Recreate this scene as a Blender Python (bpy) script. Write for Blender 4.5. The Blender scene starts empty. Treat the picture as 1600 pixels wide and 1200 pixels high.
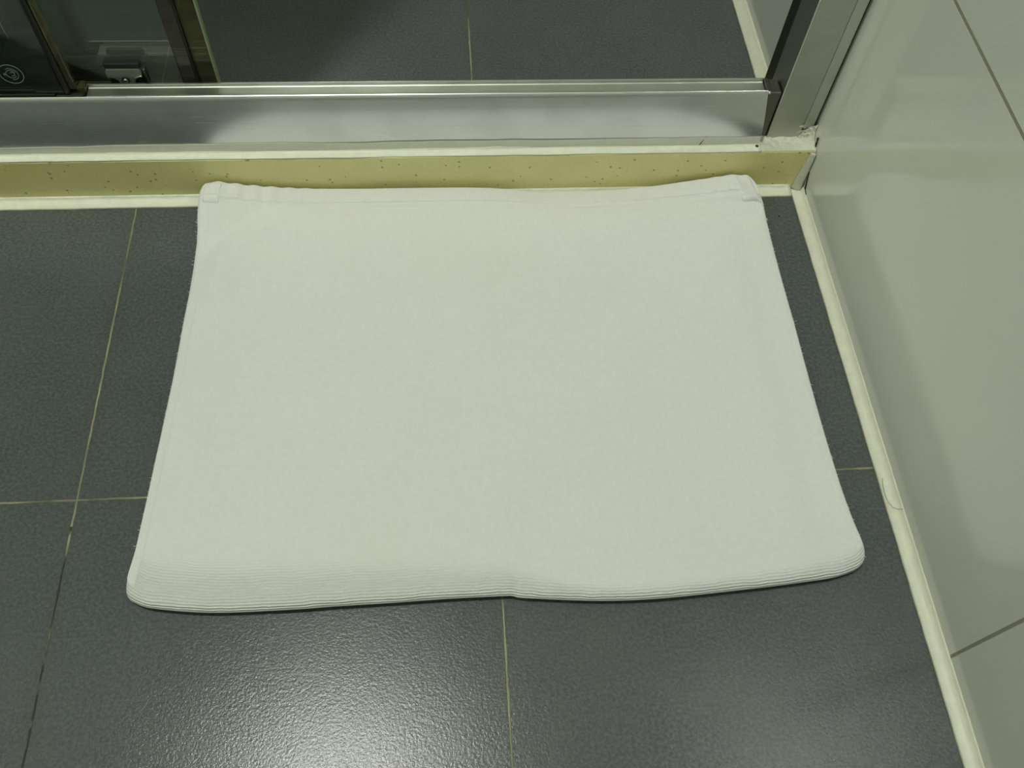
import bpy, bmesh, math, random
from mathutils import Matrix, Vector, noise as mnoise
C = bpy.context.scene
COL = C.collection

# ------------------------------------------------------------------ camera
cam_data = bpy.data.cameras.new('camera')
cam = bpy.data.objects.new('camera', cam_data)
COL.objects.link(cam)
cam_data.sensor_width = 36.0
cam_data.sensor_fit = 'HORIZONTAL'
cam_data.lens = 1361.10 * 36.0 / 1600.0
cam_data.clip_start = 0.01
R3 = Matrix(((0.9970239562973574, 0.03265782259533975, -0.06983335300911969),
             (-0.06362311750816373, 0.8601097542606322, -0.5061257843108344),
             (0.0435353820209195, 0.5090625474821795, 0.8596278225274274)))
cam.matrix_world = Matrix.Translation((-0.32887, -0.54862, 0.59172)) @ R3.to_4x4()
C.camera = cam

# ------------------------------------------------------------------ light and exposure
C.view_settings.view_transform = 'Standard'
C.view_settings.look = 'None'
C.view_settings.gamma = 1.0
C.view_settings.use_curve_mapping = False
C.view_settings.exposure = 0.0
world = bpy.data.worlds.new('world')
world.use_nodes = True
world.node_tree.nodes['Background'].inputs[0].default_value = (0.9, 1.0, 0.85, 1)
world.node_tree.nodes['Background'].inputs[1].default_value = 0.02
C.world = world
C.cycles.blur_glossy = 0.1
C.cycles.sample_clamp_indirect = 30.0

LAMP = (-0.70, -0.28, 2.385)
def disk_light(name, loc, r, watts, col):
    ld = bpy.data.lights.new(name, 'AREA')
    ld.shape = 'DISK'; ld.size = 2 * r; ld.energy = watts; ld.color = col
    lo = bpy.data.objects.new(name, ld); lo.location = loc
    COL.objects.link(lo)
    return lo
disk_light('downlight_lamp', LAMP, 0.055, 21.8, (0.975, 1.0, 0.90))

# ------------------------------------------------------------------ mesh helpers
def obj(name, bm, mat, parent=None, smooth=False, recalc=True):
    me = bpy.data.meshes.new(name)
    if recalc:
        bmesh.ops.recalc_face_normals(bm, faces=bm.faces)
    bm.to_mesh(me); bm.free()
    if smooth:
        for p in me.polygons: p.use_smooth = True
    o = bpy.data.objects.new(name, me)
    COL.objects.link(o)
    me.materials.append(mat)
    if parent is not None: o.parent = parent
    return o

def tag(o, label, cat, group=None):
    o['label'] = label; o['category'] = cat
    if group: o['group'] = group
    return o

def structure(o):
    o['kind'] = 'structure'; return o

def empty(name, loc=(0, 0, 0)):
    # parts of these things are modelled in room coordinates; the base point is only a handle
    o = bpy.data.objects.new(name, None)
    o.empty_display_size = 0.05
    COL.objects.link(o)
    return o

def box(bm, x0, x1, y0, y1, z0, z1, bevel=0.0, seg=2):
    vs = [bm.verts.new((x, y, z)) for x in (x0, x1) for y in (y0, y1) for z in (z0, z1)]
    fs = [(0, 1, 3, 2), (4, 6, 7, 5), (0, 4, 5, 1), (2, 3, 7, 6), (0, 2, 6, 4), (1, 5, 7, 3)]
    faces = [bm.faces.new([vs[i] for i in f]) for f in fs]
    if bevel > 0:
        es = list({e for f in faces for e in f.edges})
        bmesh.ops.bevel(bm, geom=es, offset=bevel, segments=seg, affect='EDGES', profile=0.5)
    return bm

def extrude_profile(bm, pts, axis, a, b, steps=1, wob=None):
    """closed 2-D profile swept along an axis ('x' profile is (y,z); 'z' profile is (x,y); 'y' profile is (x,z))."""
    rings = []
    for i in range(steps + 1):
        t = a + (b - a) * i / steps
        ring = []
        for k, (p, q) in enumerate(pts):
            if wob: p, q = wob(k, t, p, q)
            co = {'x': (t, p, q), 'y': (p, t, q), 'z': (p, q, t)}[axis]
            ring.append(bm.verts.new(co))
        rings.append(ring)
    n = len(pts)
    for i in range(steps):
        for k in range(n):
            bm.faces.new((rings[i][k], rings[i][(k + 1) % n], rings[i + 1][(k + 1) % n], rings[i + 1][k]))
    bm.faces.new(rings[0]); bm.faces.new(list(reversed(rings[-1])))
    return bm

def cylinder(bm, c, r, h, axis='y', n=32, taper=1.0):
    a, b = [], []
    for i in range(n):
        t = 2 * math.pi * i / n
        u, v = math.cos(t) * r, math.sin(t) * r
        if axis == 'y':
            a.append(bm.verts.new((c[0] + u, c[1], c[2] + v)))
            b.append(bm.verts.new((c[0] + u * taper, c[1] + h, c[2] + v * taper)))
        else:
            a.append(bm.verts.new((c[0] + u, c[1] + v, c[2])))
            b.append(bm.verts.new((c[0] + u * taper, c[1] + v * taper, c[2] + h)))
    for i in range(n):
        j = (i + 1) % n
        bm.faces.new((a[i], a[j], b[j], b[i]))
    bm.faces.new(a); bm.faces.new(b)
    return bm

def tube(bm, pts, r, n=6):
    rings = []
    for i, p in enumerate(pts):
        p = Vector(p)
        d = (Vector(pts[min(i + 1, len(pts) - 1)]) - Vector(pts[max(i - 1, 0)])).normalized()
        up = Vector((0, 0, 1)) if abs(d.z) < 0.9 else Vector((1, 0, 0))
        s = d.cross(up).normalized(); t = s.cross(d)
        rr = r if not callable(r) else r(i / (len(pts) - 1))
        rings.append([bm.verts.new(p + s * math.cos(2 * math.pi * k / n) * rr + t * math.sin(2 * math.pi * k / n) * rr) for k in range(n)])
    for i in range(len(rings) - 1):
        for k in range(n):
            bm.faces.new((rings[i][k], rings[i][(k + 1) % n], rings[i + 1][(k + 1) % n], rings[i + 1][k]))
    bm.faces.new(rings[0]); bm.faces.new(rings[-1])
    return bm

# ------------------------------------------------------------------ materials
class NT:
    def __init__(self, name):
        self.m = bpy.data.materials.new(name); self.m.use_nodes = True
        self.t = self.m.node_tree
        self.b = self.t.nodes['Principled BSDF']
        self.out = self.t.nodes['Material Output']
    def n(self, typ, **kw):
        nd = self.t.nodes.new(typ)
        for k, v in kw.items():
            if k.startswith('i_'):
                nd.inputs[k[2:].replace('_', ' ')].default_value = v
            else: setattr(nd, k, v)
        return nd
    def l(self, a, b): self.t.links.new(a, b)
    def val(self, x):
        return x
    def math(self, op, a, b=None, c=None, clamp=False):
        nd = self.n('ShaderNodeMath', operation=op); nd.use_clamp = clamp
        for i, v in enumerate((a, b, c)):
            if v is None: continue
            if isinstance(v, (int, float)): nd.inputs[i].default_value = v
            else: self.l(v, nd.inputs[i])
        return nd.outputs[0]
    def mix(self, fac, a, b):
        nd = self.n('ShaderNodeMix', data_type='RGBA')
        for s, v in ((nd.inputs[0], fac), (nd.inputs[6], a), (nd.inputs[7], b)):
            if isinstance(v, (int, float)): s.default_value = v
            elif isinstance(v, tuple): s.default_value = (*v, 1) if len(v) == 3 else v
            else: self.l(v, s)
        return nd.outputs[2]
    def pos(self):
        g = self.n('ShaderNodeNewGeometry'); s = self.n('ShaderNodeSeparateXYZ')
        self.l(g.outputs['Position'], s.inputs[0])
        return g.outputs['Position'], s.outputs[0], s.outputs[1], s.outputs[2]
    def noise(self, vec, scale, detail=3, rough=0.5):
        nd = self.n('ShaderNodeTexNoise', i_Scale=scale, i_Detail=detail, i_Roughness=rough)
        self.l(vec, nd.inputs['Vector']); return nd.outputs['Fac']
    def ramp(self, fac, lo, hi):
        nd = self.n('ShaderNodeMapRange'); nd.clamp = True
        self.l(fac, nd.inputs[0]); nd.inputs[1].default_value = lo; nd.inputs[2].default_value = hi
        return nd.outputs[0]
    def scaled(self, vec, sx, sy, sz):
        nd = self.n('ShaderNodeMapping'); self.l(vec, nd.inputs[0]); nd.inputs['Scale'].default_value = (sx, sy, sz)
        return nd.outputs[0]
    def bump(self, h, strength=0.3, dist=0.001, prev=None):
        nd = self.n('ShaderNodeBump', i_Strength=strength, i_Distance=dist)
        self.l(h, nd.inputs['Height'])
        if prev is not None: self.l(prev, nd.inputs['Normal'])
        return nd.outputs[0]
    def set(self, **kw):
        for k, v in kw.items():
            s = self.b.inputs[k.replace('_', ' ')]
            if isinstance(v, (int, float)): s.default_value = v
            elif isinstance(v, tuple): s.default_value = (*v, 1)
            else: self.l(v, s)
        return self.m

def grout_dist(N, coord, origin, period):
    """distance (m) to the nearest joint of a tile grid"""
    a = N.math('DIVIDE', N.math('SUBTRACT', coord, origin), period)
    return N.math('MULTIPLY', N.math('ABSOLUTE', N.math('SUBTRACT', a, N.math('ROUND', a))), period)

def mat_floor():
    N = NT('slate_grey_floor_tile'); P, x, y, z = N.pos()
    wob = N.noise(P, 90, 2); wx = N.math('MULTIPLY', N.math('SUBTRACT', wob, 0.5), 0.0012)
    dx = grout_dist(N, N.math('ADD', x, wx), -0.2984, 0.3)
    dy = grout_dist(N, N.math('ADD', y, wx), -0.2849, 0.6)
    wid = N.math('MULTIPLY', N.noise(P, 40, 2), 0.0009)
    def mask(d): return N.math('SUBTRACT', 1.0, N.math('DIVIDE', N.math('SUBTRACT', d, wid), 0.0004), clamp=True)
    mx = mask(dx); my = mask(dy); g = N.math('MAXIMUM', mx, my)
    cl = N.noise(N.scaled(P, 1, 1, 1), 14, 5, 0.6)
    fine = N.noise(P, 420, 3, 0.7); mid = N.noise(P, 130, 3, 0.6)
    base = N.mix(N.ramp(cl, 0.3, 0.7), (0.059, 0.072, 0.073), (0.080, 0.093, 0.091))
    base = N.mix(N.ramp(fine, 0.38, 0.70), base, (0.120, 0.136, 0.130))
    base = N.mix(N.math('MULTIPLY', N.ramp(mid, 0.55, 0.8), 0.35), base, (0.115, 0.122, 0.118))
    gn = N.noise(P, 22, 2)
    gcol = N.mix(N.ramp(gn, 0.40, 0.62), (0.115, 0.115, 0.062), (0.34, 0.32, 0.20))
    # the left joint is worn dark on the near side
    worn = N.math('MULTIPLY', N.math('LESS_THAN', y, -0.305), N.math('LESS_THAN', x, -0.45))
    worn = N.math('MULTIPLY', worn, N.ramp(N.noise(P, 30, 2), 0.62, 0.5))
    gcol = N.mix(worn, gcol, (0.022, 0.025, 0.018))
    stain = N.math('MULTIPLY', N.ramp(N.math('MINIMUM', dx, dy), 0.010, 0.0), 0.25)
    base = N.mix(N.math('MULTIPLY', stain, N.ramp(gn, 0.35, 0.7)), base, (0.075, 0.075, 0.035))
    col = N.mix(g, base, gcol)
    h = N.math('ADD', N.math('MULTIPLY', N.noise(P, 520, 3, 0.65), 0.8), N.math('MULTIPLY', fine, 0.35))
    bmp = N.bump(h, 0.66, 0.00030)
    bmp = N.bump(N.math('SUBTRACT', 1.0, g), 0.6, 0.0005, bmp)
    ro = N.math('ADD', 0.205, N.math('MULTIPLY', g, 0.4))
    return N.set(Base_Color=col, Roughness=ro, Normal=bmp, IOR=1.44)

def mat_wall(name, axis_u, ou, pu, ov, pv, col=(0.66, 0.66, 0.60)):
    N = NT(name); P, x, y, z = N.pos()
    u = {'x': x, 'y': y}[axis_u]
    d = N.math('MINIMUM', grout_dist(N, u, ou, pu), grout_dist(N, z, ov, pv))
    g = N.math('SUBTRACT', 1.0, N.math('DIVIDE', N.math('SUBTRACT', d, 0.0009), 0.0005), clamp=True)
    c = N.mix(N.ramp(N.noise(P, 9, 4), 0.3, 0.7), col, tuple(k * 0.96 for k in col))
    smear = N.ramp(N.noise(N.scaled(P, 1, 2, 9), 6, 3, 0.5), 0.55, 0.75)
    c = N.mix(g, c, (0.30, 0.28, 0.20))
    bmp = N.bump(N.noise(P, 9, 2), 0.06, 0.002)
    bmp = N.bump(N.math('SUBTRACT', 1.0, g), 0.6, 0.0006, bmp)
    ro = N.math('ADD', 0.105, N.math('MULTIPLY', smear, 0.10))
    ro = N.math('ADD', ro, N.math('MULTIPLY', g, 0.5))
    return N.set(Base_Color=c, Roughness=ro, Normal=bmp, IOR=1.72)

def mat_plain(name, col, rough=0.6, metal=0.0, bump=0.0, bscale=60, ior=1.45, dist=0.001):
    N = NT(name); P, x, y, z = N.pos()
    c = N.mix(N.ramp(N.noise(P, bscale, 3), 0.25, 0.75), col, tuple(k * 0.9 for k in col))
    kw = dict(Base_Color=c, Roughness=rough, Metallic=metal, IOR=ior)
    if bump: kw['Normal'] = N.bump(N.noise(P, bscale, 3), bump, dist)
    return N.set(**kw)

def mat_curb():
    N = NT('speckled_yellow_stone'); P, x, y, z = N.pos()
    c = N.mix(N.ramp(N.noise(P, 25, 4), 0.3, 0.7), (0.80, 0.745, 0.335), (0.74, 0.69, 0.305))
    v = N.n('ShaderNodeTexVoronoi', i_Scale=150.0); N.l(P, v.inputs['Vector'])
    dots = N.math('LESS_THAN', v.outputs['Distance'], 0.17)
    sep = N.n('ShaderNodeSeparateColor'); N.l(v.outputs['Color'], sep.inputs[0])
    pick = N.math('GREATER_THAN', sep.outputs[0], 0.62)
    dots = N.math('MULTIPLY', dots, pick)
    v2 = N.n('ShaderNodeTexVoronoi', i_Scale=420.0); N.l(P, v2.inputs['Vector'])
    d2 = N.math('MULTIPLY', N.math('LESS_THAN', v2.outputs['Distance'], 0.3), 0.12)
    c = N.mix(d2, c, (0.30, 0.24, 0.10))
    c = N.mix(N.math('MULTIPLY', dots, 0.6), c, (0.12, 0.08, 0.04))
    return N.set(Base_Color=c, Roughness=0.28, IOR=1.65, Normal=N.bump(N.noise(P, 60, 2), 0.08, 0.0008))

def mat_metal(name, col=(0.70, 0.71, 0.69), rough=0.3, streak='x', bstr=0.02):
    N = NT(name); P, x, y, z = N.pos()
    sc = {'x': (4, 260, 260), 'z': (260, 260, 4)}[streak]
    s = N.noise(N.scaled(P, *sc), 3, 3, 0.6)
    c = N.mix(N.ramp(N.noise(P, 30, 4), 0.45, 0.8), col, tuple(k * 0.86 for k in col))
    ro = N.math('ADD', rough - 0.03, N.math('MULTIPLY', s, 0.08))
    return N.set(Base_Color=c, Metallic=1.0, Roughness=ro, Normal=N.bump(s, bstr, 0.0005))

def mat_towel(name, ribs=True, weave=False):
    N = NT(name); P, x, y, z = N.pos()
    g = N.n('ShaderNodeAttribute', attribute_name='arc'); arc = g.outputs['Fac']
    r = N.n('ShaderNodeAttribute', attribute_name='rib'); rib = r.outputs['Fac']
    c = N.mix(N.ramp(N.noise(P, 300, 3), 0.3, 0.7), (0.80, 0.80, 0.79), (0.765, 0.765, 0.75))
    dirt = N.math('MULTIPLY', N.ramp(N.noise(P, 7, 3), 0.45, 0.75), 0.5)
    c = N.mix(dirt, c, (0.765, 0.765, 0.715))
    pile = N.math('ADD', N.math('MULTIPLY', N.noise(P, 900, 2, 0.6), 0.6), N.math('MULTIPLY', N.noise(P, 230, 3), 0.5))
    bmp = N.bump(pile, 0.35, 0.0006)
    bmp = N.bump(N.noise(P, 45, 3), 0.25, 0.0016, bmp)
    if ribs:
        wob = N.math('MULTIPLY', N.math('SUBTRACT', N.noise(N.scaled(P, 1, 1, 1), 60, 2), 0.5), 0.0028)
        ph = N.math('MULTIPLY', N.math('ADD', arc, wob), 2 * math.pi / 0.0021)
        w = N.math('SINE', ph)
        w = N.math('MULTIPLY', N.math('ADD', w, N.math('MULTIPLY', N.math('SUBTRACT', N.noise(P, 700, 2), 0.5), 1.6)), rib)
        bmp = N.bump(w, 0.9, 0.00034, bmp)
        dk = N.math('MULTIPLY', N.ramp(w, -0.2, -1.1), 0.22)
        c = N.mix(dk, c, (0.60, 0.61, 0.58))
    if weave:
        v = N.n('ShaderNodeTexWave', i_Scale=260.0); N.l(P, v.inputs['Vector'])
        bmp = N.bump(v.outputs['Fac'], 0.15, 0.0003, bmp)
    N.b.inputs['Sheen Weight'].default_value = 0.25
    N.b.inputs['Sheen Roughness'].default_value = 0.6
    return N.set(Base_Color=c, Roughness=0.95, Normal=bmp, Specular_IOR_Level=0.15)

def mat_glass(name, tint, haze=0.03, hazecol=(0.5, 0.55, 0.45)):
    """thin pane: straight-through tint, fresnel reflection, a little limescale haze"""
    N = NT(name); t = N.t; P, x, y, z = N.pos()
    tr = N.n('ShaderNodeBsdfTransparent'); tr.inputs[0].default_value = (*tint, 1)
    gl = N.n('ShaderNodeBsdfGlossy'); gl.inputs['Roughness'].default_value = 0.03
    df = N.n('ShaderNodeBsdfDiffuse'); df.inputs[0].default_value = (*hazecol, 1)
    fr = N.n('ShaderNodeFresnel', i_IOR=1.45)
    m1 = N.n('ShaderNodeMixShader'); N.l(fr.outputs[0], m1.inputs[0]); N.l(tr.outputs[0], m1.inputs[1]); N.l(gl.outputs[0], m1.inputs[2])
    m2 = N.n('ShaderNodeMixShader')
    N.l(N.math('MULTIPLY', N.ramp(N.noise(N.scaled(P, 3, 3, 30), 3, 4), 0.3, 0.8), haze * 2), m2.inputs[0])
    N.l(m1.outputs[0], m2.inputs[1]); N.l(df.outputs[0], m2.inputs[2]); N.l(m2.outputs[0], N.out.inputs[0])
    return N.m

M_floor = mat_floor()
M_wall_r = mat_wall('glossy_cream_wall_tile', 'y', -0.4287, 0.8, 0.2503, 0.3, (0.71, 0.735, 0.67))
M_wall_x = mat_wall('glossy_cream_wall_tile_across', 'x', -0.3, 0.8, 0.2503, 0.3, (0.68, 0.70, 0.645))
M_ceil = mat_plain('ceiling_paint', (0.72, 0.73, 0.68), 0.9)
M_curb = mat_curb()
M_sil = mat_plain('cream_silicone', (0.80, 0.81, 0.66), 0.45, bump=0.3, bscale=140)
M_film = mat_plain('thin_grey_silicone', (0.74, 0.76, 0.66), 0.35, bump=0.2, bscale=120)
M_edge_shade = mat_plain('grey_edge_shade', (0.22, 0.24, 0.20), 0.5)
M_sil_d = mat_plain('grubby_white_silicone', (0.66, 0.66, 0.54), 0.5, bump=0.5, bscale=220)
M_mould_shade = mat_plain('black_mould_and_gap_shade', (0.035, 0.03, 0.012), 0.9)  # mould and cracks, and the painted shade in the jamb gap
M_alu = mat_metal('satin_aluminium', (0.70, 0.72, 0.71), 0.25, bstr=0.0)
M_alu_z = mat_metal('satin_aluminium_upright', (0.47, 0.475, 0.44), 0.30, 'z')
M_alu_c = mat_metal('satin_aluminium_channel', (0.56, 0.57, 0.53), 0.34, 'z')
M_alu_t = mat_metal('track_aluminium', (0.60, 0.62, 0.55), 0.34)
M_alu_d = mat_metal('dull_end_cap_metal', (0.16, 0.16, 0.13), 0.45)
M_chrome = mat_plain('worn_grey_guide', (0.20, 0.21, 0.18), 0.3, metal=0.2)
M_rub = mat_plain('black_rubber', (0.012, 0.014, 0.007), 0.6)
M_sealbrown = mat_glass('brown_translucent_seal', (0.72, 0.68, 0.66), 0.26, (0.16, 0.145, 0.11))
M_sealolive = mat_glass('olive_translucent_seal', (0.66, 0.66, 0.50), 0.26, (0.17, 0.165, 0.08))
M_sealpale = mat_glass('pale_translucent_seal', (0.88, 0.86, 0.86), 0.06, (0.30, 0.30, 0.28))
M_glassedge = mat_plain('green_glass_edge', (0.30, 0.36, 0.22), 0.2)
M_glass = mat_glass('shower_glass', (0.92, 0.95, 0.90), 0.035, (0.45, 0.52, 0.36))
M_glass2 = mat_glass('shower_glass_fixed', (0.88, 0.95, 0.92), 0.035, (0.35, 0.50, 0.42))
M_mark = mat_plain('etched_mark', (0.20, 0.27, 0.23), 0.5)
M_towel = mat_towel('white_terry')
M_hem = mat_towel('white_hem_weave', ribs=False, weave=True)
M_hair = mat_plain('dark_hair', (0.03, 0.02, 0.012), 0.5)

# ------------------------------------------------------------------ room shell
XL, YB, YF, H = -1.55, 0.95, -1.75, 2.40
bm = bmesh.new(); box(bm, XL - 0.05, 0.05, YF - 0.05, YB + 0.05, -0.05, 0.0); structure(obj('floor', bm, M_floor))
bm = bmesh.new(); box(bm, 0.0, 0.05, YF - 0.05, YB + 0.05, 0.0, H); structure(obj('wall_right', bm, M_wall_r))
bm = bmesh.new(); box(bm, XL - 0.05, XL, YF - 0.05, YB + 0.05, 0.0, H); structure(obj('wall_left', bm, M_wall_r))
bm = bmesh.new(); box(bm, XL, 0.0, YB, YB + 0.05, 0.0, H); structure(obj('wall_back', bm, M_wall_x))
bm = bmesh.new(); box(bm, XL, 0.0, YF - 0.05, YF, 0.0, H); structure(obj('wall_front', bm, M_wall_x))
bm = bmesh.new(); box(bm, XL - 0.05, 0.05, YF - 0.05, YB + 0.05, H, H + 0.05); structure(obj('ceiling', bm, M_ceil))

# ------------------------------------------------------------------ shower curb
bm = bmesh.new(); box(bm, XL, -0.0002, 0.0, 0.085, 0.0, 0.0468, 0.0008, 2)
tag(obj('shower_curb', bm, M_curb), 'low yellow speckled stone curb between the tiled floor and the shower', 'curb')

# ------------------------------------------------------------------ silicone beads
rnd = random.Random(4)
def nz(a, b, s): return mnoise.noise(Vector((a * s, b * 7.3, 1.7)))
def sealant(name, pts, axis, a, b, steps, amp, mat, parent=None, freq=60, fixed=()):
    def wob(k, t, p, q):
        if k in fixed: return p, q
        return p + amp * nz(t, k, freq) + amp * .5 * nz(t, k + 9, freq * 3.1), q + amp * .6 * nz(t, k + 31, freq)
    bm = bmesh.new(); extrude_profile(bm, pts, axis, a, b, steps, wob)
    return obj(name, bm, mat, parent, smooth=True)
# along the foot of the curb, on the floor
o = sealant('silicone_bead', [(-0.0100, 0.0002), (-0.0085, 0.0016), (-0.0045, 0.0024), (-0.0018, 0.0030), (-0.0006, 0.0045), (-0.0001, 0.0066), (-0.0001, 0.0002)],
            'x', XL, -0.0102, 420, 0.0005, M_sil, fixed=(5, 6))
tag(o, 'cream silicone bead along the floor at the foot of the yellow curb', 'sealant', 'silicone seals along curb and walls')
# along the right wall, bathroom side
o = sealant('silicone_bead', [(-0.0100, 0.0002), (-0.0088, 0.0018), (-0.0050, 0.0030), (-0.0022, 0.0040), (-0.0008, 0.0062), (-0.0001, 0.0078), (-0.0001, 0.0002)],
            'y', YF, -0.0002, 500, 0.0004, M_sil, fixed=(5, 6))
tag(o, 'long cream silicone bead where the grey floor meets the right wall, outside the shower', 'sealant', 'silicone seals along curb and walls')
# along the right wall, shower side
o = sealant('silicone_bead', [(-0.0110, 0.0002), (-0.0096, 0.0022), (-0.0050, 0.0045), (-0.0015, 0.0080), (-0.0001, 0.0100), (-0.0001, 0.0002)],
            'y', 0.0855, YB, 200, 0.0004, M_sil, fixed=(4, 5))
tag(o, 'cream silicone bead at the foot of the right wall inside the shower', 'sealant', 'silicone seals along curb and walls')
# on top of the curb against the rail
sill = sealant('silicone_bead', [(0.0002, 0.0470), (0.0008, 0.0478), (0.0050, 0.0482), (0.0064, 0.0486), (0.0074, 0.0496), (0.0080, 0.0512), (0.0090, 0.0512), (0.0110, 0.0500), (0.0110, 0.0470)],
            'x', XL, -0.0500, 420, 0.0006, M_sil, freq=22, fixed=(8,))
tag(sill, 'white silicone bead on top of the curb under the metal rail, with a dark crack', 'sealant', 'silicone seals along curb and walls')
def film_top(x):
    return 0.0580 + 0.0018 * nz(x, 1, 9) + 0.0009 * nz(x, 2, 40) - 0.0035 * sm0(-0.55, -0.85, x) - 0.0012 * sm0(-0.47, -0.43, x) * sm0(-0.36, -0.40, x)
def sm0(a, b, x):
    t = max(0.0, min(1.0, (x - a) / (b - a))); return t * t * (3 - 2 * t)
def film(name, lo, hi, yo, mat, parent):
    bm = bmesh.new(); prev = None
    for k in range(601):
        x = XL + (-0.0520 - XL) * k / 600
        zl, zh = lo(x), hi(x)
        ring = [bm.verts.new(c) for c in ((x, yo, zl), (x, yo + 0.0001, zh - 0.0002), (x, yo + 0.0004, zh), (x, 0.0092, zh), (x, 0.0092, zl))]
        if prev:
            for a in range(5): bm.faces.new((prev[a], prev[(a + 1) % 5], ring[(a + 1) % 5], ring[a]))
        else: bm.faces.new(ring)
        prev = ring
    bm.faces.new(prev)
    return obj(name, bm, mat, parent)
film('thin_film', lambda x: 0.0500, film_top, 0.0074, M_film, sill)['label'] = 'thin greyish skin of silicone smeared up the rail'
film('edge_shade_line', lambda x: film_top(x) - 0.0001, lambda x: film_top(x) + 0.00035 + 0.0009 * sm0(-0.47, -0.35, x) * sm0(-0.10, -0.25, x), 0.0077, M_edge_shade, sill)['label'] = 'thin grey line painted as shading along the upper edge of the silicone'  # dark line painted as shading on the film's wavy top edge
bm = bmesh.new()
tube(bm, [(-0.1050 + 0.0040 * t, 0.0071 + 0.0010 * t, 0.0500 + 0.0085 * t) for t in [k / 8 for k in range(9)]], 0.00035)
obj('crack', bm, M_mould_shade, sill)['label'] = 'thin dark crack'
bm = bmesh.new()
bmesh.ops.create_icosphere(bm, subdivisions=2, radius=0.0016, matrix=Matrix.Translation((-0.0535, 0.0062, 0.0485)) @ Matrix.Scale(0.5, 4, (0, 0, 1)))
obj('pit', bm, M_mould_shade, sill)['label'] = 'small dark pit'
# lumpy heap at the foot of the jamb and the corner of the wall
bm = bmesh.new()
nx, ny = 60, 26
def heap_h(x):
    t = (x + 0.048) / 0.046
    return 0.0022 + 0.011 * max(0, t) ** 2.2 + (0.0035 * math.exp(-((x + 0.030) / 0.004) ** 2))
grid = []
for i in range(nx + 1):
    x = -0.0500 + 0.0496 * i / nx; row = []
    for j in range(ny + 1):
        t = j / ny; hh = heap_h(x)
        y = 0.0005 + 0.0155 * min(1, t * 1.25)
        z = 0.0474 + 0.0016 * math.sin(min(1, t * 3) * math.pi / 2) + hh * (max(0, t - 0.35) / 0.65) ** 2
        f = mnoise.noise(Vector((x * 260, y * 260, z * 200))); g2 = mnoise.noise(Vector((x * 700, t * 9, 3)))
        z += 0.0011 * f * min(1, t * 4) + 0.0009 * g2 * t
        y += 0.0005 * g2
        row.append(bm.verts.new((x, y, z)))
    grid.append(row)
for i in range(nx):
    for j in range(ny):
        bm.faces.new((grid[i][j], grid[i + 1][j], grid[i + 1][j + 1], grid[i][j + 1]))
rim = [grid[i][0] for i in range(nx + 1)] + [grid[nx][j] for j in range(1, ny + 1)] + [grid[i][ny] for i in range(nx - 1, -1, -1)] + [grid[0][j] for j in range(ny - 1, 0, -1)]
low = [bm.verts.new((v.co.x, v.co.y, 0.0469)) for v in rim]
for k in range(len(rim)):
    bm.faces.new((rim[k], rim[(k + 1) % len(rim)], low[(k + 1) % len(rim)], low[k]))
bm.faces.new(low)
heap = tag(obj('silicone_smear', bm, M_sil_d, smooth=True), 'ragged lump of old grubby silicone around the foot of the upright metal jamb', 'sealant', 'silicone seals along curb and walls')
bm = bmesh.new()
for k in range(7):
    x0 = -0.012 + rnd.uniform(-0.010, 0.010); z0 = 0.0575 + rnd.uniform(-0.002, 0.006)
    tube(bm, [(x0 + 0.0012 * t * rnd.uniform(-1, 1) + 0.002 * t, 0.0138 - 0.0022 * t, z0 + 0.0045 * t) for t in [q / 4 for q in range(5)]], lambda t: 0.0005 * (1.1 - t))
obj('shred', bm, M_sil_d, heap)
bm = bmesh.new(); tube(bm, [(-0.0010, 0.0035 + 0.0030 * t, 0.0450 + 0.0120 * t) for t in [q / 10 for q in range(11)]], lambda t: 0.0009 * (0.6 + 0.5 * math.sin(9 * t) ** 2), 8)
obj('mould_stain', bm, M_mould_shade, heap)['label'] = 'dark brown mould in the corner'
# upright bead in the corner between the curb and the right wall
def vw(k, t, p, q):
    s = 1.0 + 0.35 * (0.023 - t) / 0.023
    return p * s + 0.0004 * nz(t, k, 160), q * s + 0.0004 * nz(t, k + 5, 160)
bm = bmesh.new()
extrude_profile(bm, [(-0.0078, -0.0002), (-0.0066, -0.0018), (-0.0040, -0.0038), (-0.0018, -0.0046), (-0.0009, -0.0030), (-0.0009, -0.0002)], 'z', 0.0030, 0.0455, 40, vw)
corner = tag(obj('silicone_bead', bm, M_sil_d, smooth=True), 'short upright silicone bead in the corner of yellow curb and right wall', 'sealant', 'silicone seals along curb and walls')
bm = bmesh.new()
n = 20; L_, R_ = [], []
for k in range(n + 1):
    t = k / n
    y = -0.0150 + 0.0115 * t; z = 0.0086 + 0.0015 * t
    w = 0.00025 + 0.0011 * math.sin(t * math.pi) ** 2 * (0.6 + 0.4 * t)
    if t > 0.5: z += (t - 0.5) * 0.030; 
    L_.append(bm.verts.new((-0.0007, y - w, z))); R_.append(bm.verts.new((-0.0007, y + w, z + w * 0.4)))
B1 = [bm.verts.new((-0.00005, v.co.y, v.co.z)) for v in L_]; B2 = [bm.verts.new((-0.00005, v.co.y, v.co.z)) for v in R_]
for k in range(n):
    bm.faces.new((L_[k], L_[k + 1], R_[k + 1], R_[k])); bm.faces.new((L_[k], B1[k], B1[k + 1], L_[k + 1])); bm.faces.new((R_[k], R_[k + 1], B2[k + 1], B2[k]))
obj('crack', bm, M_mould_shade, corner)['label'] = 'dark crack where the silicone has come off the wall'

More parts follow.
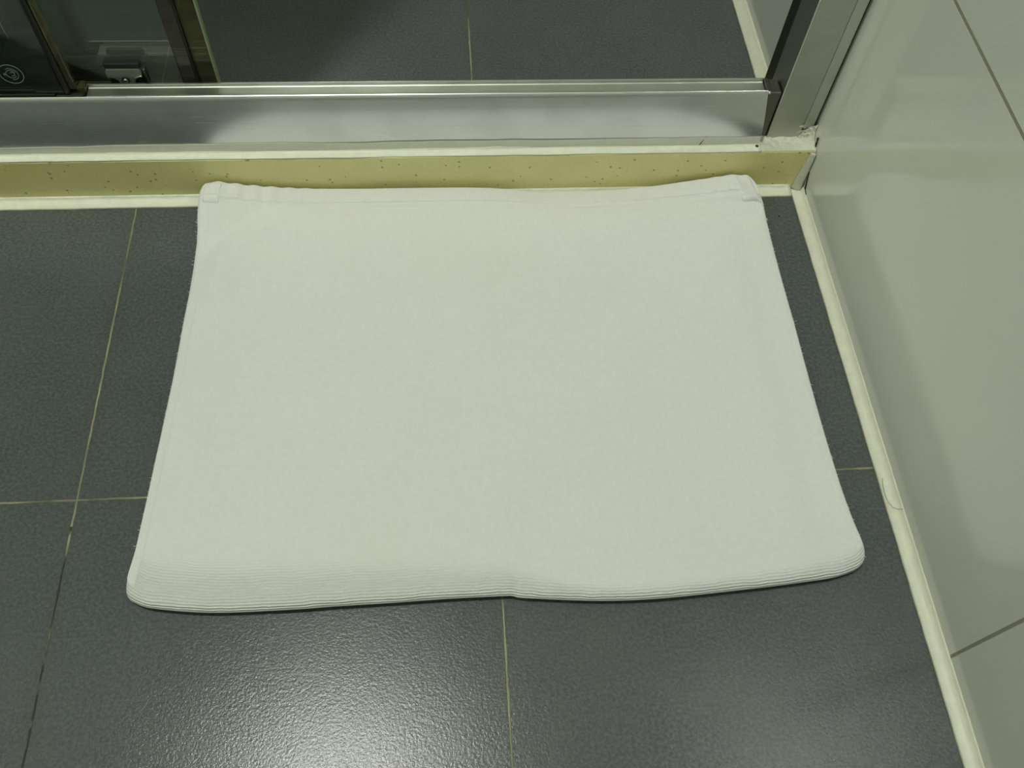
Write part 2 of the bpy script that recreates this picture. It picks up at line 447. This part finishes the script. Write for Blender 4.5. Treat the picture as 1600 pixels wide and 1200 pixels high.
# ------------------------------------------------------------------ shower frame: rail and jamb
frame = tag(empty('shower_door_rail'), 'long satin aluminium bottom rail of the shower door, standing on the yellow curb', 'door rail')
jambs = tag(empty('shower_door_jamb'), 'upright satin aluminium shower door jamb fixed to the right wall', 'door jamb')
prof = [(0.0086, 0.0475), (0.0082, 0.0530), (0.0080, 0.0590), (0.0080, 0.0650), (0.0082, 0.0700), (0.0087, 0.0750), (0.0095, 0.0800),
        (0.0106, 0.0850), (0.0119, 0.0900), (0.0133, 0.0947), (0.0139, 0.0970), (0.0146, 0.0992), (0.0153, 0.1003), (0.0163, 0.1008), (0.0173, 0.1005), (0.0180, 0.0996),
        (0.0183, 0.0975), (0.0190, 0.0950), (0.0310, 0.0950), (0.0313, 0.0985), (0.0320, 0.0995), (0.0334, 0.0995), (0.0340, 0.0985), (0.0340, 0.0475)]
def rail_end(k, t, p, q):
    return p, q
bm = bmesh.new()
rings = []
for e, x in enumerate((XL, None)):
    rings.append([bm.verts.new((x if x is not None else -0.0500 - 0.0070 * ((q - 0.0475) / 0.053) ** 0.8, p, q)) for (p, q) in prof])
for k in range(len(prof)):
    j = (k + 1) % len(prof)
    bm.faces.new((rings[0][k], rings[0][j], rings[1][j], rings[1][k]))
bm.faces.new(rings[0]); bm.faces.new(rings[1])
rail = obj('bottom_rail', bm, M_alu, frame)
for p in rail.data.polygons: p.use_smooth = len(p.vertices) == 4
rail.data.set_sharp_from_angle(angle=math.radians(35))
# snap-in track strip: two thin ridges and a flat
bm = bmesh.new()
extrude_profile(bm, [(0.0192, 0.0952), (0.0192, 0.0986), (0.0195, 0.0989), (0.0198, 0.0989), (0.0201, 0.0986), (0.0208, 0.0985), (0.0286, 0.0985), (0.0292, 0.0989), (0.0295, 0.0993), (0.0300, 0.0993), (0.0306, 0.0990), (0.0306, 0.0952)],
                'x', -0.6100, -0.0585)
o = obj('track_strip', bm, M_alu_t, frame)
bm = bmesh.new(); box(bm, -0.0562, -0.0442, 0.0160, 0.0335, 0.0480, 0.0985, 0.0012, 2); obj('end_cap', bm, M_alu_d, frame)
bm = bmesh.new(); box(bm, -0.0575, -0.0535, 0.0160, 0.0325, 0.0985, 0.1003, 0.0006, 2)
obj('end_clip', bm, M_alu_d, frame)
bm = bmesh.new(); bmesh.ops.create_uvsphere(bm, u_segments=16, v_segments=10, radius=0.0014, matrix=Matrix.Translation((-0.0555, 0.0158, 0.0990)))
obj('corner_screw', bm, M_alu, frame, smooth=True)
# dark end stop where the strip is cut short
bm = bmesh.new(); box(bm, -0.6330, -0.6120, 0.0188, 0.0300, 0.0952, 0.0998, 0.0008, 2); obj('rubber_stop', bm, M_rub, frame)
bm = bmesh.new(); box(bm, -0.6165, -0.6105, 0.0225, 0.0310, 0.0990, 0.1050, 0.0010, 2); obj('plastic_clip', bm, M_sealolive, frame)
bm = bmesh.new(); box(bm, -0.6195, -0.6170, 0.0250, 0.0300, 0.1000, 0.1040, 0.0006, 2); obj('metal_tab', bm, M_alu, frame)
# upright jamb against the wall
JZ0, JZ1 = 0.0490, 1.95
bm = bmesh.new()
extrude_profile(bm, [(-0.0437, 0.0152), (-0.0431, 0.0146), (-0.0150, 0.0146), (-0.0142, 0.0152), (-0.0138, 0.0172), (-0.0138, 0.0440), (-0.0437, 0.0440)], 'z', JZ0, JZ1)
j = obj('front_face', bm, M_alu_z, jambs)
bm = bmesh.new()
extrude_profile(bm, [(-0.0137, 0.0180), (-0.0128, 0.0168), (-0.0040, 0.0168), (-0.0032, 0.0178), (-0.0032, 0.0520), (-0.0137, 0.0520)], 'z', JZ0, JZ1)
obj('wall_channel', bm, M_alu_c, jambs)
bm = bmesh.new(); box(bm, -0.0438, -0.0138, 0.0441, 0.0600, JZ0, JZ1, 0.001, 1); obj('jamb_seal', bm, M_rub, jambs)
bm = bmesh.new(); box(bm, -0.0031, -0.0002, 0.0215, 0.0500, 0.0560, JZ1); obj('wall_gap_shade', bm, M_mould_shade, jambs)['label'] = 'dark strip painted as the shade in the gap between channel and wall'  # dark box painted as the shade inside the gap beside the wall

# ------------------------------------------------------------------ glass panels
fixed = tag(empty('fixed_glass_panel'), 'fixed clear glass shower panel at far left with a round etched mark', 'glass panel', )
bm = bmesh.new(); box(bm, XL + 0.002, -0.6260, 0.0210, 0.0270, 0.0968, 1.93, 0.0006, 1); obj('pane', bm, M_glass2, fixed)
bm = bmesh.new(); box(bm, -0.6258, -0.6215, 0.0195, 0.0285, 0.1000, 1.93, 0.001, 1); obj('edge_seal', bm, M_rub, fixed)['label'] = 'dark upright edge seal'
bm = bmesh.new(); box(bm, -0.6214, -0.6160, 0.0215, 0.0265, 0.1035, 1.93, 0.001, 1); obj('edge_strip', bm, M_sealolive, fixed)['label'] = 'olive translucent edge strip'
bm = bmesh.new(); box(bm, -0.6470, -0.6262, 0.0198, 0.0206, 0.1010, 1.93); obj('inner_strip', bm, M_sealpale, fixed)['label'] = 'pale brown translucent strip'
bm = bmesh.new(); box(bm, XL + 0.002, -0.6335, 0.0190, 0.0208, 0.0960, 0.1010, 0.0004, 1); obj('bottom_seal', bm, M_rub, fixed)
bm = bmesh.new(); box(bm, XL + 0.002, -0.6335, 0.0272, 0.0300, 0.0960, 0.1030, 0.0004, 1); obj('bottom_seal', bm, M_rub, fixed)
# etched safety mark: two rings and little arcs
bm = bmesh.new()
def arc_band(cx, cz, r0, r1, a0, a1, y0=0.0195, y1=0.0197, n=40):
    q = []
    for k in range(n + 1):
        a = a0 + (a1 - a0) * k / n
        q.append([bm.verts.new((cx + r * math.cos(a), y, cz + r * math.sin(a))) for r in (r0, r1) for y in (y0, y1)])
    for k in range(n):
        A, B = q[k], q[k + 1]
        for (i, jj) in ((0, 1), (1, 3), (3, 2), (2, 0)):
            bm.faces.new((A[i], A[jj], B[jj], B[i]))
MX, MZ = -0.6582, 0.1206
arc_band(MX, MZ, 0.0084, 0.0090, 0, 2 * math.pi)
arc_band(MX, MZ, 0.0050, 0.0054, math.radians(-100), math.radians(120))
arc_band(MX, MZ, 0.0034, 0.0038, math.radians(20), math.radians(330))
arc_band(MX + .001, MZ, 0.0014, 0.0019, math.radians(-130), math.radians(150), n=24)
arc_band(MX - .0048, MZ, 0.0005, 0.0010, 0, 2 * math.pi, n=16)
obj('etched_mark', bm, M_mark, fixed)

door = tag(empty('sliding_glass_door'), 'sliding glass shower door behind the rail, with brown edge seal and a bottom guide roller', 'shower door')
bm = bmesh.new(); box(bm, -1.26, -0.5300, 0.0450, 0.0500, 0.0700, 1.93, 0.0006, 1); obj('pane', bm, M_glass, door)
bm = bmesh.new(); box(bm, -0.5400, -0.5290, 0.0432, 0.0449, 0.0700, 1.93, 0.0004, 1); obj('edge_seal', bm, M_sealbrown, door)['label'] = 'purplish brown translucent seal lip'
bm = bmesh.new(); box(bm, -0.5288, -0.5270, 0.0432, 0.0510, 0.0700, 1.93, 0.0004, 1); obj('seal_core', bm, M_rub, door)['label'] = 'thin dark line of the seal'
bm = bmesh.new(); box(bm, -0.5268, -0.5128, 0.0455, 0.0495, 0.0700, 1.93, 0.0004, 1); obj('edge_strip', bm, M_sealolive, door)['label'] = 'olive translucent edge strip'
bm = bmesh.new(); box(bm, -0.5126, -0.5112, 0.0440, 0.0500, 0.0700, 1.93, 0.0003, 1); obj('edge_bead', bm, M_glassedge, door)['label'] = 'pale green edge line'
# bottom guide
gx, gz = -0.5825, 0.0955
bm = bmesh.new()
pr = [(-0.0128, 0.0125), (-0.0138, 0.0105), (-0.0132, 0.0050)]
pr += [(-0.0060 + 0.0070 * math.cos(a), -0.0010 + 0.0052 * math.sin(a) * 1.0) for a in [math.radians(k) for k in (172, 150, 125, 100, 75, 50, 25, 5)]]
pr = [(-0.0128, 0.0125), (-0.0138, 0.0105), (-0.0134, 0.0048), (-0.0110, 0.0050), (-0.0080, 0.0042), (-0.0058, 0.0015), (-0.0050, -0.0040), (-0.0050, -0.0100),
      (0.0060, -0.0100), (0.0060, -0.0040), (0.0066, 0.0010), (0.0085, 0.0038), (0.0112, 0.0056), (0.0136, 0.0060), (0.0140, 0.0105), (0.0128, 0.0125)]
extrude_profile(bm, [(gx + a, gz + b) for a, b in pr], 'y', 0.0385, 0.0440)
guide = obj('bottom_guide', bm, M_chrome, door)
bm = bmesh.new(); box(bm, gx - 0.0135, gx + 0.0140, 0.0405, 0.0448, gz - 0.010, gz + 0.006, 0.0005, 1); obj('guide_recess', bm, M_rub, guide)
bm = bmesh.new(); box(bm, gx - 0.0142, gx + 0.0146, 0.0400, 0.0448, gz + 0.0128, gz + 0.0175, 0.0008, 1); obj('guide_pad', bm, M_rub, guide)['label'] = 'black pad above the guide'
bm = bmesh.new(); cylinder(bm, (gx - 0.0002, 0.0384, gz + 0.0030), 0.0030, -0.0008, n=28); obj('guide_screw', bm, M_rub, guide)
bm = bmesh.new(); bmesh.ops.create_uvsphere(bm, u_segments=18, v_segments=10, radius=0.0021, matrix=Matrix.Translation((gx - 0.0002, 0.0375, gz + 0.0028)) @ Matrix.Scale(0.5, 4, (0, 1, 0)))
obj('screw_head', bm, M_alu, guide, smooth=True)
bm = bmesh.new(); tube(bm, [(gx + 0.0070 + 0.0068 * t, 0.0380, gz + 0.0048 + 0.0022 * math.sin(t * 1.5)) for t in [k / 6 for k in range(7)]], 0.0007); obj('guide_lip', bm, M_alu, guide, smooth=True)
bm = bmesh.new(); box(bm, gx + 0.0146, gx + 0.0172, 0.0400, 0.0448, gz - 0.010, gz + 0.012, 0.0008, 1); obj('guide_cheek', bm, M_alu_d, guide)

# ------------------------------------------------------------------ bath mat
def cr(pts, t):
    """Catmull-Rom through points by chord length, t in 0..1"""
    n = len(pts)
    L = [0.0]
    for i in range(1, n):
        L.append(L[-1] + math.dist(pts[i], pts[i - 1]))
    s = t * L[-1]
    i = 0
    while i < n - 2 and s > L[i + 1]: i += 1
    f = (s - L[i]) / (L[i + 1] - L[i])
    p0 = pts[max(i - 1, 0)]; p1 = pts[i]; p2 = pts[i + 1]; p3 = pts[min(i + 2, n - 1)]
    out = []
    for a, b, c, d in zip(p0, p1, p2, p3):
        out.append(0.5 * (2 * b + (c - a) * f + (2 * a - 5 * b + 4 * c - d) * f * f + (3 * b - a - 3 * c + d) * f ** 3))
    return out
# back edge as (x, y, z of the upper silhouette)
BACK = [(-0.535, -0.004, 0.0241), (-0.529, -0.003, 0.0256), (-0.519, -0.003, 0.0254), (-0.491, -0.003, 0.0201), (-0.4585, -0.003, 0.0166), (-0.42, -0.003, 0.0148), (-0.3815, -0.004, 0.0154), (-0.3258, -0.0042, 0.015), (-0.2806, -0.0042, 0.013), (-0.2518, -0.0048, 0.009), (-0.2116, -0.005, 0.0082), (-0.154, -0.0045, 0.0108), (-0.0975, -0.003, 0.0194), (-0.0695, -0.003, 0.0245), (-0.059, -0.003, 0.0208), (-0.052, -0.0095, 0.0165)]
LEFT = [(-0.535, -0.004), (-0.5385, -0.0130), (-0.5395, -0.0300), (-0.5390, -0.0490), (-0.5388, -0.0966), (-0.5400, -0.1473), (-0.5413, -0.1945), (-0.5432, -0.2331), (-0.5450, -0.2695),
        (-0.5468, -0.3015), (-0.5484, -0.3296), (-0.5500, -0.3476), (-0.5504, -0.3540)]
FRONT = [(-0.5504, -0.3540), (-0.5490, -0.3600), (-0.5440, -0.3640), (-0.5312, -0.3685), (-0.4931, -0.3733), (-0.4427, -0.3740), (-0.4130, -0.3733), (-0.3788, -0.3728), (-0.3357, -0.3719), (-0.3008, -0.3718), (-0.2920, -0.3719),
         (-0.2856, -0.3735), (-0.2616, -0.3761), (-0.2310, -0.3785), (-0.2000, -0.3792), (-0.1685, -0.3781), (-0.1135, -0.3746), (-0.0714, -0.3710), (-0.0517, -0.3668), (-0.0430, -0.3620), (-0.0393, -0.3565)]
RIGHT = [(-0.0520, -0.0095), (-0.0470, -0.0160), (-0.0442, -0.0260), (-0.0439, -0.0402), (-0.0448, -0.0909), (-0.0449, -0.1580), (-0.0450, -0.2250), (-0.0446, -0.2646), (-0.0433, -0.3019),
         (-0.0412, -0.3298), (-0.0393, -0.3480), (-0.0393, -0.3565)]
TAB = 400
def table(pts): return [cr(pts, k / TAB) for k in range(TAB + 1)]
tB, tL, tF, tR = table(BACK), table(LEFT), table(FRONT), table(RIGHT)
def look(tb, t):
    s = max(0.0, min(1.0, t)) * TAB; i = min(int(s), TAB - 1); f = s - i
    return [a + (b - a) * f for a, b in zip(tb[i], tb[i + 1])]
c00, c10, c01, c11 = BACK[0], BACK[-1], LEFT[-1], FRONT[-1]
def plan(u, v):
    b = look(tB, u); f = look(tF, u); l = look(tL, v); r = look(tR, v)
    x = (1 - v) * b[0] + v * f[0] + (1 - u) * l[0] + u * r[0] - ((1 - u) * (1 - v) * c00[0] + u * (1 - v) * c10[0] + (1 - u) * v * c01[0] + u * v * c11[0])
    y = (1 - v) * b[1] + v * f[1] + (1 - u) * l[1] + u * r[1] - ((1 - u) * (1 - v) * c00[1] + u * (1 - v) * c10[1] + (1 - u) * v * c01[1] + u * v * c11[1])
    return x, y
def sm(a, b, x):
    t = max(0.0, min(1.0, (x - a) / (b - a))); return t * t * (3 - 2 * t)
THK = 0.0105
def lift(u, v):
    """how far the cloth is raised off the floor: the back edge leans on the bead and curb"""
    d = v * 0.36
    h = look(tB, u)[2] - THK - 0.0005
    reach = 0.034 + 0.030 * sm(0.22, 0.0, u) + 0.012 * sm(0.8, 1.0, u)
    side = 1.0
    return h * (1 - sm(0.0, reach, d)) * side + 0.0006
def relief(u, v):
    """gentle waves of the upper layer"""
    x, y = plan(u, v)
    z = 0.0009 * mnoise.noise(Vector((x * 11, y * 11, 0.3))) + 0.00035 * mnoise.noise(Vector((x * 34, y * 34, 5.3)))
    # slack trough that curves round the far left corner
    ax, ay = x + 0.455, y + 0.100
    r = math.hypot(ax, ay * 1.05)
    if ax < 0.03 and ay > -0.05:
        z += (0.0042 * math.exp(-((r - 0.062) / 0.012) ** 2) - 0.0014 * math.exp(-((r - 0.082) / 0.008) ** 2)) * sm(0.0, -0.03, ax) * sm(-0.05, 0.0, ay)
    # trough along the right side
    z += -0.0012 * math.exp(-((x + 0.068) / 0.010) ** 2) * sm(-0.02, -0.08, y) + 0.0008 * math.exp(-((x + 0.088) / 0.012) ** 2) * sm(-0.02, -0.08, y)
    # centre crease
    xc = -0.2835 - 0.006 * v
    z += -0.00020 * math.exp(-((x - xc) / 0.0014) ** 2) + 0.0002 * math.exp(-((x - xc + 0.005) / 0.004) ** 2)
    z += -0.0022 * math.exp(-((x - xc - 0.002) / 0.008) ** 2) * sm(0.93, 1.0, v)
    # pleats of the hem
    hem = 1 - sm(0.045, 0.062, v)
    z += 0.0009 * math.sin((x + 0.54) * 2 * math.pi / 0.0145) * hem * (sm(-0.40, -0.50, x) + 0.5 * sm(-0.12, -0.08, x))
    # seam line under the hem
    vs = hem_v(u)
    z += -0.0006 * math.exp(-((v - vs) * 0.36 / 0.0012) ** 2)
    # roll of the front fold
    z += 0.0024 * math.exp(-((v - 0.965) / 0.035) ** 2)
    return z
def hem_v(u): return 0.050 + 0.012 * math.sin(math.pi * u) - 0.006 * sm(.15, 0, u)
def axis_params(n, edge, frac):
    """0..1, with a quarter of the samples packed into the rims"""
    e = [edge * (1 - math.cos(math.pi / 2 * k / frac)) for k in range(frac)]
    m = [edge + (1 - 2 * edge) * k / n for k in range(n + 1)]
    return e + m + [1 - t for t in reversed(e)]
def slab(name, mat, parent, u0, u1, v0, v1, ztop, zbot, rad, nu, nv, smoothrim=8, front=None, ribattr=True):
    """rounded-edge cloth slab between two height functions over the plan"""
    bm = bmesh.new()
    us = [u0 + (u1 - u0) * t for t in axis_params(nu, rad / ((u1 - u0) * 0.5), smoothrim)]
    vs = [v0 + (v1 - v0) * t for t in axis_params(nv, rad / ((v1 - v0) * 0.36), smoothrim)]
    top, bot = [], []
    arcs, ribs = {}, {}
    for i, u in enumerate(us):
        rt, rb = [], []
        du = min(u - u0, u1 - u) * 0.5; frad = front or rad
        acc = 0.0
        for j, v in enumerate(vs):
            dv = min(v - v0, v1 - v) * 0.36
            a = min(1, du / rad); b = min(1, dv / ((min(rad, 0.0035) if ribattr else rad) if v < 0.5 else frad))
            # rounded corner distance
            k = max(0.0, 1 - math.hypot(1 - a, 1 - b))
            s = math.sqrt(max(0.0, 1 - (1 - k) ** 2))
            x, y = plan(u, v)
            zt, zb = ztop(u, v), zbot(u, v)
            zm = zb + (zt - zb) * 0.42
            rt.append(Vector((x, y, zm + (zt - zm) * s))); rb.append(Vector((x, y, zm - (zm - zb) * s)))
        # arc length measured from the near end
        acc = 0.0; arcl = [0.0] * len(vs)
        for j in range(len(vs) - 2, -1, -1):
            acc += (rt[j] - rt[j + 1]).length; arcl[j] = acc
        accb = 0.0; arcb = [0.0] * len(vs)
        for j in range(len(vs) - 2, -1, -1):
            accb += (rb[j] - rb[j + 1]).length; arcb[j] = -accb
        Tv, Bv = [], []
        for j, v in enumerate(vs):
            t = bm.verts.new(rt[j]); Tv.append(t); arcs[t] = arcl[j]
            wl = 0.034 + 0.012 * math.sin(u * 5 + 1) - 0.008 * sm(0.5, 0.6, u)
            ribs[t] = (1 - sm(0.35 * wl, wl, arcl[j])) if ribattr else 0.0
            if 0 < i < len(us) - 1 and 0 < j < len(vs) - 1:
                b_ = bm.verts.new(rb[j]); Bv.append(b_); arcs[b_] = arcb[j]; ribs[b_] = ribs[t]
            else: Bv.append(t)
        top.append(Tv); bot.append(Bv)
    for i in range(len(us) - 1):
        for j in range(len(vs) - 1):
            bm.faces.new((top[i][j], top[i + 1][j], top[i + 1][j + 1], top[i][j + 1]))
            q = []
            for w in (bot[i][j], bot[i][j + 1], bot[i + 1][j + 1], bot[i + 1][j]):
                if w not in q: q.append(w)
            try: bm.faces.new(q)
            except ValueError: pass
    bm.verts.index_update()
    A = [0.0] * len(bm.verts); Rr = [0.0] * len(bm.verts)
    for vv in bm.verts: A[vv.index] = arcs[vv]; Rr[vv.index] = ribs[vv]
    o = obj(name, bm, mat, parent, smooth=True)
    a1 = o.data.attributes.new('arc', 'FLOAT', 'POINT'); a2 = o.data.attributes.new('rib', 'FLOAT', 'POINT')
    a1.data.foreach_set('value', A); a2.data.foreach_set('value', Rr)
    return o
mat_root = tag(empty('bath_mat'), 'white folded terry bath mat lying on the grey floor tiles against the yellow curb', 'bath mat')
def z_top(u, v): return lift(u, v) + THK + relief(u, v)
def z_mid(u, v):
    # the upper layer wraps right down to the floor at the front fold
    full = sm(0.90, 0.985, v)
    return lift(u, v) + 0.0048 * (1 - full) + 0.0020 * full
slab('top_layer', M_towel, mat_root, 0, 1, 0, 1, z_top, z_mid, 0.0060, 330, 250, 16, front=0.0095)
def plan_low_factory():
    base = plan
    def pl(u, v):
        x, y = base(u, v)
        x += -0.0014 * (1 - sm(0.0, 0.08, u)) * (1 - sm(.75, .9, v)) + 0.0006 * sm(0.92, 1.0, u) * (1 - sm(.7, .85, v))
        return x, y
    return pl
_plan = plan
plan = plan_low_factory()
def low_top(u, v): return lift(u, v) + 0.0050
def low_bot(u, v): return lift(u, v)
slab('lower_layer', M_towel, mat_root, 0, 1, 0.0, 0.965, low_top, low_bot, 0.0026, 160, 130, ribattr=False)
plan = _plan
# hems are thicker bands sewn along the edges of the upper layer
def over(h): return lambda u, v: z_top(u, v) + h
def band(name, u0, u1, v0, v1, h, nu, nv, parent=mat_root, rad=0.0012):
    return slab(name, M_hem, parent, u0, u1, v0, v1, over(h), over(-0.0016), rad, nu, nv, 5, ribattr=False)
band('end_hem', 0.030, 0.975, 0.008, 0.048, 0.0006, 300, 24)
band('side_hem', 0.006, 0.024, 0.060, 0.975, 0.0004, 14, 220)
band('side_hem', 0.979, 0.993, 0.060, 0.970, 0.0004, 14, 220)
# turned-over corner tabs
def tab(u0, u1, v0, v1, h, tw):
    def zt(u, v):
        a = (u - u0) / (u1 - u0); b = (v - v0) / (v1 - v0)
        return z_top(u, v) + h * (0.75 + 0.25 * math.cos((a - tw) * 5)) + tw * 0.0028 * math.sin(8 * a - 5 * b + 1) * math.sin(3.1 * b)
    return slab('corner_fold', M_hem, mat_root, u0, u1, v0, v1, zt, over(-0.002), 0.0024, 30, 34, 7, ribattr=False)
t1 = tab(0.010, 0.040, 0.012, 0.062, 0.0022, 0.2); t1['label'] = 'turned-over left corner of the hem'
t2 = tab(0.948, 0.990, 0.012, 0.080, 0.0044, 0.6); t2['label'] = 'crumpled right corner of the hem'
# loose loops along the edges
bm = bmesh.new()
rf = random.Random(11)
for k in range(330):
    side = rf.random()
    if side < .5: u, v, dx, dy = 0.0, rf.uniform(0.04, 1), -1, 0
    elif side < 1.1: u, v, dx, dy = 1.0, rf.uniform(0.04, 1), 1, 0
    else: u, v, dx, dy = rf.uniform(0, 1), 1.0, 0, -1
    x, y = plan(u, v)
    z = lift(u, v) + rf.uniform(0.003, 0.0085)
    ln = rf.uniform(0.0006, 0.0018) * (1.6 if rf.random() < .1 else 1); sw = rf.uniform(-0.0012, 0.0012)
    pts = []
    for q in range(5):
        t = q / 4
        pts.append((x - dx * 0.001 + dx * (0.001 + ln) * t + (sw * t * t if dx == 0 else 0), y - dy * 0.001 + dy * (0.001 + ln) * t + (sw * t * t if dx else 0), z + rf.uniform(-.0002, .0004)))
    tube(bm, pts, lambda t: 0.00017 * (1.1 - t * .6), 4)
o = obj('loose_loops', bm, M_towel, mat_root); o['kind'] = 'stuff'

# ------------------------------------------------------------------ odds and ends
bm = bmesh.new()
pts = [(-0.0074, -0.2955, 0.0044)]
for k in range(1, 13):
    t = k / 12
    pts.append((-0.0074 - 0.0016 * math.sin(t * 2.6), -0.2955 - 0.0190 * t, 0.0040 - 0.0004 * t))
pts += [(-0.0060, -0.3190, 0.0040), (-0.0030, -0.3212, 0.0052), (-0.0012, -0.3222, 0.0078)]
tube(bm, pts, 0.00013, 5)
tag(obj('strand_of_hair', bm, M_hair), 'fine dark strand of hair lying bent across the silicone bead at the right wall', 'hair')
bm = bmesh.new(); bmesh.ops.create_icosphere(bm, subdivisions=2, radius=0.0009, matrix=Matrix.Translation((-0.0271, -0.0329, 0.0005)) @ Matrix.Scale(0.6, 4, (0, 0, 1)))
tag(obj('speck_of_dirt', bm, M_rub), 'tiny black speck of dirt on the floor tile beside the right end of the mat', 'dirt')

# ceiling downlight housing round the lamp
bm = bmesh.new()
n = 48; pr = [(0.060, 2.3995), (0.060, 2.388), (0.066, 2.386), (0.080, 2.390), (0.082, 2.3995)]
rg = [[bm.verts.new((LAMP[0] + r * math.cos(2 * math.pi * k / n), LAMP[1] + r * math.sin(2 * math.pi * k / n), z)) for k in range(n)] for r, z in pr]
for a in range(len(pr)):
    b = (a + 1) % len(pr)
    for k in range(n): bm.faces.new((rg[a][k], rg[a][(k + 1) % n], rg[b][(k + 1) % n], rg[b][k]))
tag(obj('ceiling_downlight', bm, M_alu, smooth=True), 'round ceiling downlight ring over the bath mat', 'lamp')
